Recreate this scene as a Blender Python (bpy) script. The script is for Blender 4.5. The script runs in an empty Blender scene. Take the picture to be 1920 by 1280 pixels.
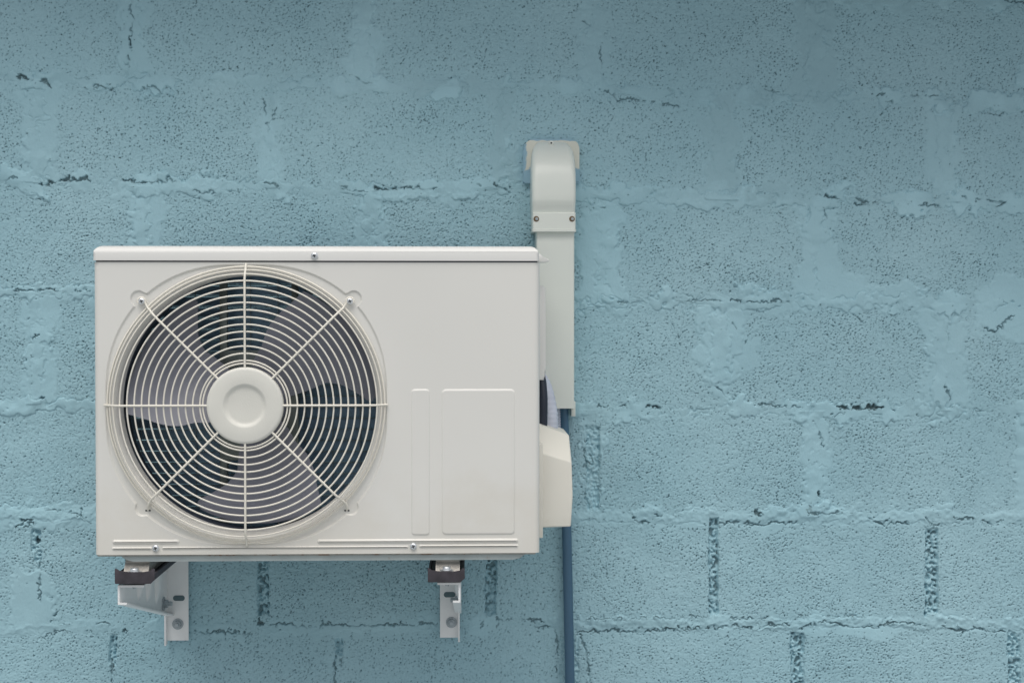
import bpy, bmesh, math
import numpy as np
from mathutils import Vector, Matrix, Euler

SC = bpy.context.scene
COL = SC.collection
R = math.radians

# ------------------------------------------------------------------ camera
D_WALL = 2.90                 # camera to wall, metres (the wall face is the plane y = 0)
F_PX = 1920 * 50.0 / 36.0     # 50 mm lens, in pixels of the photograph
YAW, PITCH = R(1.80), R(1.01)
cam_d = bpy.data.cameras.new('camera'); cam_d.lens = 50.0; cam_d.sensor_width = 36.0
cam_d.clip_end = 200.0
cam = bpy.data.objects.new('camera', cam_d); COL.objects.link(cam)
cam.location = (0, -D_WALL, 0)
cam.rotation_euler = (R(90) - PITCH, 0, -YAW)
SC.camera = cam
ROT = Euler((R(90) - PITCH, 0, -YAW)).to_matrix()
ROT_I = ROT.transposed()

# ------------------------------------------------------------------ light
SUN_EL, SUN_AZ = R(62), R(-25)        # azimuth measured from straight in front of the wall, negative = left
w = bpy.data.worlds.new('World'); SC.world = w; w.use_nodes = True
nt = w.node_tree; nt.nodes.clear()
sky = nt.nodes.new('ShaderNodeTexSky'); sky.sky_type = 'NISHITA'; sky.sun_disc = False
sky.sun_elevation = SUN_EL; sky.sun_rotation = R(180) + SUN_AZ
sky.air_density = 1.0; sky.dust_density = 4.0; sky.ozone_density = 1.0
hs = nt.nodes.new('ShaderNodeHueSaturation'); hs.inputs['Saturation'].default_value = 0.34
tc = nt.nodes.new('ShaderNodeTexCoord'); sp = nt.nodes.new('ShaderNodeSeparateXYZ')
mr = nt.nodes.new('ShaderNodeMapRange'); mr.inputs['From Min'].default_value = -0.06; mr.inputs['From Max'].default_value = 0.06
mx = nt.nodes.new('ShaderNodeMix'); mx.data_type = 'RGBA'
mx.inputs['A'].default_value = (3.9, 4.1, 4.15, 1)        # pale ground light below the horizon
bg = nt.nodes.new('ShaderNodeBackground'); bg.inputs['Strength'].default_value = 0.085
wo = nt.nodes.new('ShaderNodeOutputWorld')
L = nt.links.new
L(sky.outputs[0], hs.inputs['Color']); L(tc.outputs['Generated'], sp.inputs[0]); L(sp.outputs['Z'], mr.inputs['Value'])
L(mr.outputs[0], mx.inputs['Factor']); L(hs.outputs[0], mx.inputs['B']); L(mx.outputs['Result'], bg.inputs['Color'])
L(bg.outputs[0], wo.inputs[0])
sun_d = bpy.data.lights.new('sun', 'SUN'); sun_d.energy = 1.35; sun_d.angle = R(42); sun_d.color = (1.0, 0.96, 0.90)
sun = bpy.data.objects.new('sun', sun_d); COL.objects.link(sun)
sdir = Vector((math.sin(SUN_AZ) * math.cos(SUN_EL), -math.cos(SUN_AZ) * math.cos(SUN_EL), math.sin(SUN_EL)))
sun.rotation_euler = sdir.to_track_quat('Z', 'Y').to_euler()
sun.location = sdir * 10
SC.view_settings.view_transform = 'Standard'; SC.view_settings.look = 'None'
SC.view_settings.gamma = 1.0; SC.view_settings.use_curve_mapping = False
SC.view_settings.exposure = 0.30
SC.cycles.max_bounces = 8

# ------------------------------------------------------------------ helpers
def P(px, py, y=0.0):
    """world point on the vertical plane y seen at pixel (px, py) of the 1920 x 1280 photograph"""
    d = ROT @ Vector(((px - 960) / F_PX, (640 - py) / F_PX, -1.0))
    t = (y + D_WALL) / d.y
    return Vector((d.x * t, y, d.z * t))
def px_x(px, py, y): return P(px, py, y).x
def px_z(px, py, y): return P(px, py, y).z

WORLD = {}
def tag(o, label=None, cat=None, group=None, kind=None):
    if label: o['label'] = label
    if cat: o['category'] = cat
    if group: o['group'] = group
    if kind: o['kind'] = kind
    return o
def link(o, parent=None):
    COL.objects.link(o)
    WORLD[o.name] = Matrix.Translation(o.location)
    if parent is not None:
        o.parent = parent
        o.matrix_parent_inverse = WORLD[parent.name].inverted()
    return o
def thing(name, loc, label, cat, group=None):
    o = bpy.data.objects.new(name, None); o.location = loc; o.empty_display_size = 0.05
    link(o); return tag(o, label, cat, group)
def obj(name, bm, mat, parent=None, sharp=32, smooth=True):
    bmesh.ops.recalc_face_normals(bm, faces=bm.faces[:])
    me = bpy.data.meshes.new(name); bm.to_mesh(me); bm.free()
    me.materials.append(mat)
    if smooth:
        me.polygons.foreach_set('use_smooth', [True] * len(me.polygons))
        me.set_sharp_from_angle(angle=R(sharp))
    return link(bpy.data.objects.new(name, me), parent)
def NB(): return bmesh.new()
def box(bm, x0, x1, y0, y1, z0, z1, bev=0.0, seg=2):
    vs = [bm.verts.new((x, y, z)) for x in (x0, x1) for y in (y0, y1) for z in (z0, z1)]
    fs = [bm.faces.new([vs[i] for i in f]) for f in ((0,1,3,2),(4,6,7,5),(0,4,5,1),(2,3,7,6),(0,2,6,4),(1,5,7,3))]
    if bev > 0:
        es = list({e for f in fs for e in f.edges})
        bmesh.ops.bevel(bm, geom=es, offset=bev, segments=seg, affect='EDGES', profile=0.5)
    return vs
def prism(bm, pts, a, b, axis='y', bev=0.0, seg=2):
    """polygon pts (two coordinates) pulled from a to b along the axis"""
    def v(p, t):
        return {'y': (p[0], t, p[1]), 'x': (t, p[0], p[1]), 'z': (p[0], p[1], t)}[axis]
    A = [bm.verts.new(v(p, a)) for p in pts]; B = [bm.verts.new(v(p, b)) for p in pts]
    fs = [bm.faces.new(A), bm.faces.new(B[::-1])]
    n = len(pts)
    for i in range(n): fs.append(bm.faces.new((A[i], B[i], B[(i+1) % n], A[(i+1) % n])))
    if bev > 0:
        es = list({e for f in fs[:2] for e in f.edges})
        bmesh.ops.bevel(bm, geom=es, offset=bev, segments=seg, affect='EDGES', profile=0.5)
def rrect(x0, x1, z0, z1, r, n=6):
    pts = []
    for cx, cz, a0 in ((x1-r, z1-r, 0), (x0+r, z1-r, 90), (x0+r, z0+r, 180), (x1-r, z0+r, 270)):
        for i in range(n + 1):
            a = R(a0 + 90 * i / n); pts.append((cx + r*math.cos(a), cz + r*math.sin(a)))
    return pts
def tube(bm, pts, r, seg=10, closed=False, caps=True):
    pts = [Vector(p) for p in pts]; n = len(pts); rings = []
    rr = r if hasattr(r, '__len__') else [r] * n
    up = None
    for i, p in enumerate(pts):
        a = pts[(i-1) % n] if (closed or i > 0) else p
        b = pts[(i+1) % n] if (closed or i < n-1) else p
        t = (b - a).normalized()
        if up is None:
            up = Vector((0, 1, 0)) if abs(t.y) < 0.9 else Vector((1, 0, 0))
        s = t.cross(up).normalized(); up = s.cross(t).normalized()
        rings.append([bm.verts.new(p + s*rr[i]*math.cos(2*math.pi*k/seg) + up*rr[i]*math.sin(2*math.pi*k/seg)) for k in range(seg)])
    for i in range(n if closed else n - 1):
        A, B = rings[i], rings[(i+1) % n]
        for k in range(seg): bm.faces.new((A[k], A[(k+1) % seg], B[(k+1) % seg], B[k]))
    if caps and not closed: bm.faces.new(rings[0][::-1]); bm.faces.new(rings[-1])
def lathe(bm, c, prof, n=64, axis='y', a0=0.0):
    """prof = (radius, offset along the axis); radius 0 closes the end"""
    def v(r, h, a):
        ca, sa = math.cos(a)*r, math.sin(a)*r
        if axis == 'y': return (c[0]+ca, c[1]+h, c[2]+sa)
        if axis == 'z': return (c[0]+ca, c[1]+sa, c[2]+h)
        return (c[0]+h, c[1]+ca, c[2]+sa)
    rows = []
    for r, h in prof:
        if r <= 1e-7: rows.append([bm.verts.new(v(0, h, 0))])
        else: rows.append([bm.verts.new(v(r, h, a0 + 2*math.pi*k/n)) for k in range(n)])
    for A, B in zip(rows, rows[1:]):
        for k in range(n):
            k2 = (k+1) % n
            if len(A) == 1 and len(B) == 1: continue
            if len(A) == 1: bm.faces.new((A[0], B[k], B[k2]))
            elif len(B) == 1: bm.faces.new((A[k], B[0], A[k2]))
            else: bm.faces.new((A[k], B[k], B[k2], A[k2]))

# ------------------------------------------------------------------ materials
def mat(name, col, rough=0.5, metal=0.0, var=0.0, vscale=8.0, bump=0.0, bscale=400.0, spec=0.5, stain=None):
    """principled paint with slow colour variation, an optional stain layer and fine bump.
    stain = (colour, noise scale, threshold, softness, z_low, z_high): noise-shaped dirt, heavier from z_high down to z_low"""
    m = bpy.data.materials.new(name); m.use_nodes = True
    t = m.node_tree; b = t.nodes['Principled BSDF']; N = t.nodes.new; K = t.links.new
    b.inputs['Roughness'].default_value = rough; b.inputs['Metallic'].default_value = metal
    b.inputs['Specular IOR Level'].default_value = spec
    c = N('ShaderNodeRGB'); c.outputs[0].default_value = (*col, 1); out = c.outputs[0]
    tcn = N('ShaderNodeTexCoord'); gp = N('ShaderNodeNewGeometry')
    if var > 0:
        n = N('ShaderNodeTexNoise'); n.inputs['Scale'].default_value = vscale; n.inputs['Detail'].default_value = 6
        K(gp.outputs['Position'], n.inputs['Vector'])
        r = N('ShaderNodeMapRange'); r.inputs['From Min'].default_value = 0.3; r.inputs['From Max'].default_value = 0.7
        r.inputs['To Min'].default_value = 1 - var; r.inputs['To Max'].default_value = 1 + var
        K(n.outputs['Fac'], r.inputs['Value'])
        mul = N('ShaderNodeMix'); mul.data_type = 'RGBA'; mul.blend_type = 'MULTIPLY'; mul.inputs['Factor'].default_value = 1
        K(out, mul.inputs['A']); K(r.outputs[0], mul.inputs['B']); out = mul.outputs['Result']
    for st in (stain or []):
        scol, ssc, th, soft, zl, zh = st[:6]
        n = N('ShaderNodeTexNoise'); n.inputs['Scale'].default_value = ssc; n.inputs['Detail'].default_value = 8; n.inputs['Roughness'].default_value = 0.65
        K(gp.outputs['Position'], n.inputs['Vector'])
        s = N('ShaderNodeSeparateXYZ'); K(gp.outputs['Position'], s.inputs[0])
        zr = N('ShaderNodeMapRange'); zr.inputs['From Min'].default_value = zl; zr.inputs['From Max'].default_value = zh
        zr.inputs['To Min'].default_value = 0.30; zr.inputs['To Max'].default_value = -0.35
        K(s.outputs['Z'], zr.inputs['Value'])
        ad = N('ShaderNodeMath'); K(n.outputs['Fac'], ad.inputs[0]); K(zr.outputs[0], ad.inputs[1])
        mp = N('ShaderNodeMapRange'); mp.interpolation_type = 'SMOOTHSTEP'
        mp.inputs['From Min'].default_value = th; mp.inputs['From Max'].default_value = th + soft
        K(ad.outputs[0], mp.inputs['Value'])
        fac = mp.outputs[0]
        if len(st) > 6:                                    # limited to a stretch along x
            dx = N('ShaderNodeMath'); dx.operation = 'SUBTRACT'; K(s.outputs['X'], dx.inputs[0]); dx.inputs[1].default_value = st[6]
            ab = N('ShaderNodeMath'); ab.operation = 'ABSOLUTE'; K(dx.outputs[0], ab.inputs[0])
            xr = N('ShaderNodeMapRange'); xr.interpolation_type = 'SMOOTHSTEP'
            xr.inputs['From Min'].default_value = 0; xr.inputs['From Max'].default_value = st[7]; xr.inputs['To Min'].default_value = 1; xr.inputs['To Max'].default_value = 0
            K(ab.outputs[0], xr.inputs['Value'])
            m2 = N('ShaderNodeMath'); m2.operation = 'MULTIPLY'; K(fac, m2.inputs[0]); K(xr.outputs[0], m2.inputs[1]); fac = m2.outputs[0]
        mi = N('ShaderNodeMix'); mi.data_type = 'RGBA'; mi.inputs['B'].default_value = (*scol[:3], 1)
        ml = N('ShaderNodeMath'); ml.operation = 'MULTIPLY'; ml.inputs[1].default_value = scol[3]
        K(fac, ml.inputs[0]); K(ml.outputs[0], mi.inputs['Factor']); K(out, mi.inputs['A']); out = mi.outputs['Result']
    K(out, b.inputs['Base Color'])
    if bump > 0:
        n = N('ShaderNodeTexNoise'); n.inputs['Scale'].default_value = bscale; n.inputs['Detail'].default_value = 3
        K(gp.outputs['Position'], n.inputs['Vector'])
        bp = N('ShaderNodeBump'); bp.inputs['Strength'].default_value = bump; bp.inputs['Distance'].default_value = 0.001
        K(n.outputs['Fac'], bp.inputs['Height']); K(bp.outputs[0], b.inputs['Normal'])
    return m

YF = -0.40                    # front face of the air conditioner
YB = -0.10                    # its back
Z_BOT = px_z(590, 1038, YF); Z_TOP = px_z(590, 491.5, YF); Z_LID = px_z(590, 461, YF)
X_L = px_x(176, 760, YF); X_R = px_x(1012, 760, YF)
K_F = (D_WALL + YF) / F_PX    # metres per photo pixel on the front face

GRIME = (0.36, 0.29, 0.20, 0.55)
M_BODY = mat('white_enamel', (0.75, 0.745, 0.712), 0.38, var=0.022, vscale=3, bump=0.05, bscale=900, spec=0.4,
             stain=[((0.63, 0.59, 0.50, 0.35), 5.0, 0.52, 0.35, Z_BOT, Z_BOT + 0.35), (GRIME, 60.0, 0.80, 0.12, Z_BOT - 0.01, Z_BOT + 0.06),
                    ((0.40, 0.27, 0.16, 0.75), 38.0, 0.66, 0.25, Z_BOT - 0.02, Z_BOT + 0.06, px_x(455, 1015, YF), 0.09)])
M_LID = mat('white_enamel_lid', (0.74, 0.74, 0.72), 0.36, var=0.012, vscale=4, bump=0.05, bscale=900, spec=0.4)
M_WIRE = mat('cream_wire_coating', (0.80, 0.77, 0.69), 0.38, var=0.03, vscale=30, spec=0.4,
             stain=[((0.42, 0.32, 0.20, 0.5), 40, 0.78, 0.15, Z_BOT, Z_BOT + 0.12)])
M_CAP = mat('cream_cap', (0.72, 0.715, 0.66), 0.5, var=0.02, vscale=25, bump=0.25, bscale=700)
M_VALVE = mat('ivory_plastic', (0.745, 0.725, 0.655), 0.45, var=0.03, vscale=10, bump=0.05, bscale=700,
              stain=[((0.50, 0.40, 0.26, 0.5), 18, 0.70, 0.25, px_z(1040, 990, -0.3), px_z(1040, 900, -0.3))])
M_DUCT = mat('grey_white_pvc', (0.735, 0.77, 0.72), 0.33, var=0.02, vscale=9, spec=0.45)
M_BRACKET = mat('white_powder_coat', (0.83, 0.845, 0.85), 0.38, var=0.03, vscale=25, spec=0.4)
M_ZINC = mat('zinc_steel', (0.78, 0.81, 0.84), 0.30, metal=0.75, var=0.08, vscale=200)
M_SLOT = mat('recess_shade', (0.03, 0.035, 0.04), 0.7)  # shade of slots and holes, put into near-black solid plugs
M_RAIL = mat('brown_painted_rail', (0.052, 0.046, 0.056), 0.5, var=0.25, vscale=60, bump=0.2, bscale=300,
             stain=[((0.20, 0.10, 0.05, 0.7), 90, 0.62, 0.12, -0.62, -0.40)])
M_FOOT = mat('galvanised_foot', (0.42, 0.40, 0.37), 0.45, metal=0.3, var=0.12, vscale=50,
             stain=[((0.24, 0.13, 0.07, 0.8), 70, 0.60, 0.15, -0.56, -0.40)])
M_PAN = mat('base_pan_steel', (0.46, 0.52, 0.52), 0.45, metal=0.1, var=0.12, vscale=25,
            stain=[((0.30, 0.17, 0.09, 0.6), 45, 0.60, 0.14, -10, 10)])
M_RUST = mat('rusty_hem', (0.40, 0.40, 0.37), 0.6, var=0.2, vscale=70, stain=[((0.24, 0.13, 0.07, 0.85), 30, 0.50, 0.10, -10, 10)])
M_BLADE = mat('grey_fan_plastic', (0.235, 0.245, 0.295), 0.40, var=0.05, vscale=20)
M_COIL = mat('aluminium_fins', (0.22, 0.36, 0.49), 0.40, metal=0.2, var=0.15, vscale=40)
M_TUBE = mat('coil_wire', (0.26, 0.33, 0.36), 0.4, metal=0.2)
M_INNER_SHADE = mat('shaded_inner_shroud', (0.035, 0.045, 0.07), 0.5)  # shade inside the casing and seam, put into a near-black colour
M_MOUNT = mat('motor_mount_steel', (0.26, 0.30, 0.28), 0.4, metal=0.3, var=0.1, vscale=40)
M_PIPE = mat('blue_grey_pipe', (0.055, 0.130, 0.210), 0.42, var=0.06, vscale=14)
M_WRAP = mat('white_pipe_wrap', (0.56, 0.60, 0.70), 0.5, var=0.06, vscale=30, bump=0.3, bscale=120)
M_FOAM = mat('dark_pipe_foam', (0.02, 0.026, 0.045), 0.6)
M_BROWN = mat('brown_screw_hole', (0.16, 0.11, 0.06), 0.5, metal=0.3)

# ------------------------------------------------------------------ the painted block wall: a real relief, 1.35 mm grid
def build_wall():
    rng = np.random.default_rng(11)
    ST = 0.00135
    U0, U1, V0, V1 = -820, 2740, -260, 1540
    xs = np.arange(P(U0, 640).x, P(U1, 640).x, ST); zs = np.arange(P(960, V1).z, P(960, V0).z, ST)
    nx, nz = len(xs), len(zs)
    X, Z = np.meshgrid(xs, zs)
    # photograph pixel of every grid point (only used to place joints, cracks and smears on the wall)
    RI = np.array(ROT_I)
    cx = RI[0,0]*X + RI[0,1]*D_WALL + RI[0,2]*Z
    cy = RI[1,0]*X + RI[1,1]*D_WALL + RI[1,2]*Z
    cz = RI[2,0]*X + RI[2,1]*D_WALL + RI[2,2]*Z
    U = (960 + F_PX * cx / -cz).astype(np.float32); V = (640 - F_PX * cy / -cz).astype(np.float32)
    del X, Z, cx, cy, cz
    fx = np.fft.rfftfreq(nx)[None, :]; fz = np.fft.fftfreq(nz)[:, None]
    def noise(lam, lo=None, ax=1.0):
        """gaussian field, features about lam photo pixels wide; lo = also cut waves longer than lo"""
        k = np.sqrt((fx * ax)**2 + fz**2) * (1.087e-3 / ST)   # cycles per photo pixel -> grid
        k = np.sqrt((fx * ax)**2 + fz**2) / (ST / 1.087e-3)
        g = np.exp(-(k * lam)**2)
        if lo: g = g * (1 - np.exp(-(k * lo)**2))
        f = np.fft.irfft2(np.fft.rfft2(rng.standard_normal((nz, nx))) * g, s=(nz, nx))
        return (f / f.std()).astype(np.float32)
    def ss(a, b, x):
        t = np.clip((x - a) / (b - a), 0, 1); return t * t * (3 - 2 * t)
    n4, n9, n20, n60, n160 = noise(5), noise(10), noise(24), noise(70), noise(200)
    wu = U + 2.2 * noise(14) + 2.5 * noise(50); wv = V + 2.0 * noise(14) + 2.6 * noise(55)
    beds = [
        [(-330,-58),(0,-50),(900,-30),(1500,-14),(1920,6),(2250,14)],
        [(-330,146),(0,148),(250,152),(550,160),(900,162),(1150,166),(1300,178),(1600,182),(1920,194),(2250,200)],
        [(-330,336),(0,339),(100,345),(300,350),(700,357),(950,355),(1080,362),(1300,376),(1550,376),(1900,381),(2250,388)],
        [(-330,545),(0,546),(170,548),(600,560),(1080,574),(1270,567),(1480,566),(1750,568),(1920,572),(2250,578)],
        [(-330,754),(0,757),(170,758),(1080,768),(1250,769),(1600,770),(1920,771),(2250,774)],
        [(-330,958),(0,962),(170,968),(600,970),(1100,968),(1340,970),(1700,970),(1920,971),(2250,974)],
        [(-330,1184),(0,1178),(200,1172),(500,1180),(820,1172),(950,1166),(1100,1168),(1340,1167),(1740,1167),(1920,1172),(2250,1176)],
        [(-330,1392),(2250,1380)],
    ]
    bedy = [np.interp(U, [p[0] for p in b], [p[1] for p in b]).astype(np.float32) for b in beds]
    course = sum((V > b).astype(np.int8) for b in bedy)      # 0 above the first bed ... 8
    heads = {1: [-190,245,680,1110,1525,1935], 2: [-355,70,510,942,1352,1770,2185], 3: [-160,268,695,1128,1532,1950],
             4: [-355,68,500,930,1350,1762,2180], 5: [-160,268,690,1111,1526,1918], 6: [-355,72,493,920,1338,1747,2160],
             7: [-215,212,634,1066,1495,1902], 8: [-355,70,493,920,1338,1750,2160], 0: [-355,70,510,942,1352,1770,2185]}
    for c in heads:                                           # carry the bond on to both sides
        h = sorted(heads[c]); heads[c] = [h[0] - 850, h[0] - 425] + h + [h[-1] + 420, h[-1] + 840]
    H = 0.7 * n160 + 0.55 * n60 + 0.12 * n20                              # slow undulation, mm
    # every block stands a little in or out, and leans a little
    blk = np.zeros_like(H); dj = np.full_like(H, 1e3)
    for c, hx in heads.items():
        m = course == c
        if not m.any(): continue
        idx = np.zeros(m.sum(), np.int32); um = wu[m]
        for h in hx: idx += (um > h)
        off = rng.normal(0, 0.7, len(hx) + 1); ti = rng.normal(0, 0.0022, len(hx) + 1)
        blk[m] = off[idx] + ti[idx] * (V[m] - 640) * 0.4
        d = np.full(m.sum(), 1e3, np.float32)
        for h in hx: d = np.minimum(d, np.abs(um - h))
        dj[m] = d
    ks = np.sqrt(fx**2 + fz**2) / (ST / 1.087e-3)
    blk = np.fft.irfft2(np.fft.rfft2(blk) * np.exp(-(ks * 22)**2), s=(nz, nx)).astype(np.float32)
    H += blk
    db = np.full_like(H, 1e3); bsign = np.zeros_like(H)
    for b in bedy:
        d = wv - b; k = np.abs(d) < np.abs(db); db = np.where(k, d, db)
    adb = np.abs(db)
    # ---- flush, smeared mortar: smooth bands without pores
    wid_b = 12 + 6 * n60 + 4 * n20
    wid_h = 14 + 6 * n60 + 4 * n20
    lower = ss(930, 985, V)                                   # the lower courses are raked, the upper ones smeared over
    Sb = 1 - ss(wid_b - 4, wid_b + 4, adb + 2.5 * n9)
    Sh = (1 - ss(wid_h - 4, wid_h + 4, dj + 3 * n9)) * (1 - lower)
    S = np.maximum(Sb * (1 - 0.35 * lower), Sh)
    H_sm = np.zeros_like(H)
    smears = [(228,270,-40,128,.6),(658,708,40,152,.9),(1086,1132,25,158,.8),(1492,1566,-20,185,1.0),
              (36,98,165,335,.9),(492,522,235,345,.6),(922,962,172,345,1.1),(1328,1382,185,362,.9),(1742,1798,212,350,1.0),
              (244,302,360,480,1.0),(672,718,362,480,1.2),(1092,1162,392,572,1.3),(1502,1562,395,566,1.2),
              (55,104,556,752,.9),(1318,1388,585,712,1.6),(1728,1802,590,768,1.2),(1508,1542,782,978,1.0),
              (36,98,1060,1170,1.2),(1490,1730,528,572,1.2),(1870,1960,520,610,1.2),(20,170,955,990,1.2),(0,40,955,985,1.0),
              (1340,1470,560,585,.8),(780,930,152,168,.9),(230,420,342,360,.9),(700,900,360,376,1.1),(1300,1480,340,372,.8),(100,160,545,565,.8),
              (1390,1440,180,200,.5),(1580,1700,-20,18,.8),(1140,1360,352,388,.5),(1840,1930,555,628,.9),(1340,1420,640,690,.5),(1690,1730,368,392,.7)]
    tint = S * (0.18 + 0.40 * n60)
    dark_at = {(1492, -20), (1390, 180), (1580, -20), (1328, 185), (1300, 340), (922, 172), (780, 152)}
    for (a, b, c, d, hh) in smears:
        tone = -0.6 if (a, c) in dark_at else float(rng.uniform(0.05, 0.7))
        ex = np.maximum(a - wu, wu - b); ez = np.maximum(c - wv, wv - d)
        q = np.where((ex > 0) & (ez > 0), np.hypot(np.maximum(ex, 0), np.maximum(ez, 0)), np.maximum(ex, ez)) + 3.5 * n20 + 7 * n60 + 2.0 * n9
        m = 1 - ss(-5, 9, q)
        tint = np.where(m > 0.02, tint * (1 - m) + m * tone, tint)
        S = np.maximum(S, m); H_sm = np.maximum(H_sm, m * hh * 1.8)
    S = np.clip(S, 0, 1)
    trowel = noise(5, 60, 0.35)                               # faint dragged marks in the smears
    H += H_sm + S * (0.07 * trowel + 0.09 * n20 + 0.05 * noise(6, 20))
    # the joints stay readable: bed mortar bulges or sinks along its run, with a worn groove at its edges
    up = 1 - lower
    H += Sb * up * (1.0 + 1.3 * n60 + 0.5 * n20)
    H -= 1.8 * np.exp(-((adb + 2.5 * n9 - wid_b) / 2.0)**2) * np.clip(0.65 + 0.8 * noise(60), 0, 1.3) * up
    H += Sh * (0.7 + 1.0 * n60 + 0.4 * n20)
    H -= 1.3 * np.exp(-((dj + 3 * n9 - wid_h) / 2.0)**2) * np.clip(0.40 + 0.8 * noise(60), 0, 1.2) * up * (1 - Sb)
    # ---- pores and grain of the block faces
    open_f = 1 - S
    f = noise(3.4, 8.5); f2 = noise(4.8, 13)
    thr = 1.40 - 0.13 * n60 - 0.10 * n160 + 0.9 * S + 2.0 * ss(0.25, 0.8, S)
    pit = ss(0, 0.85, f - thr)
    pit2 = ss(0, 0.7, f2 - (2.15 - 0.2 * n60 + 0.7 * S))
    pit = np.maximum(pit * 0.85, pit2)
    H += open_f * (0.17 * noise(4, 11) + 0.13 * noise(7, 18) + 0.14 * n9) - 4.4 * pit - 1.5 * open_f**2 * ss(0, 0.9, noise(2.6, 6.5) - 1.25)
    pit_dark = 0.50 * ss(0.55, 1.0, pit)  # darker colour in deep pits, then in deep joint fill and cracks
    # ---- raked head joints of the lower courses, filled with rough mortar crumbs
    crumb = noise(8, 26); crumb2 = noise(5, 14)
    rec = [(1111,800,952,11.5,4.0,2.0),(1338,976,1152,8.5,12,3.4),(1747,992,1152,12,10,4.5),(493,985,1152,10.5,11,4.5),(920,985,1146,10.5,12,3.5),
           (1495,1188,1500,12.5,9,4.5),(1902,1186,1500,11.5,9,4.5),(635,1192,1232,8,8,4),(1068,1190,1500,16,3,2),(212,1188,1246,6,8,4),
           (68,995,1030,8,8,4),(72,1030,1052,6,5,4),(-215,1188,1500,9,9,4.5),(-355,985,1160,9,9,4.5),(2160,985,1150,9,10,4),
           (920,1395,1500,9,9,4),(493,1395,1500,9,9,4),(1338,1395,1500,9,9,4),(1750,1395,1500,9,9,4),(70,1395,1500,9,9,4)]
    rec += [(x, 988, 1152, 10, 10, 4) for x in (-780, 2580)] + [(x, 1190, 1600, 10, 9, 4) for x in (-640, 2325, 2745)] + [(x, 1395, 1600, 9, 9, 4) for x in (-355, -780, 2170, 2590)]
    for (x, a, b, hw, dep, cr) in rec:
        e = np.abs(U + 0.8 * n20 + 0.5 * n9 - x)
        m = (1 - ss(hw - 1.3, hw + 1.0, e)) * ss(a - 3, a + 4, wv) * (1 - ss(b - 4, b + 3, wv))
        fill = -dep * 0.9 + cr * np.tanh(1.5 * crumb + 0.4) + 0.35 * cr * n20 + 0.5 * crumb2
        H = H * (1 - m) + m * fill
        pit_dark = pit_dark * (1 - m) + m * 0.45 * (1 - ss(-14, -10, fill))
        edge = np.exp(-((e - hw) / 1.6)**2) * ss(a - 3, a + 4, wv) * (1 - ss(b - 4, b + 3, wv))
        H -= 2.0 * edge * np.clip(0.5 + 0.6 * n20, 0, 1.5)
    # ---- squeezed-out bed mortar of the lower courses, ragged lower lip
    for bi, hh in ((5, 1.3), (6, 2.3)):
        d = V - bedy[bi] + 2.2 * n20 + 1.6 * n9 + 3 * n60
        lip = ss(-11, -5, d) * (1 - ss(7.5, 11, d))
        right = ss(1000, 1100, U) if bi == 5 else 0.35 + 0.65 * ss(980, 1080, U)
        right = np.maximum(right, 1 - ss(150, 230, U)) if bi == 5 else right
        H += lip * right * (hh * (0.75 + 0.35 * n20) + 0.5 * n9)
        H -= 0.9 * np.exp(-((d - 12) / 1.8)**2) * right * ss(-0.4, 0.8, n60 + 0.3)
        H -= 0.8 * np.exp(-((d + 12) / 1.4)**2) * right * ss(-0.3, 0.6, n60)
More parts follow.
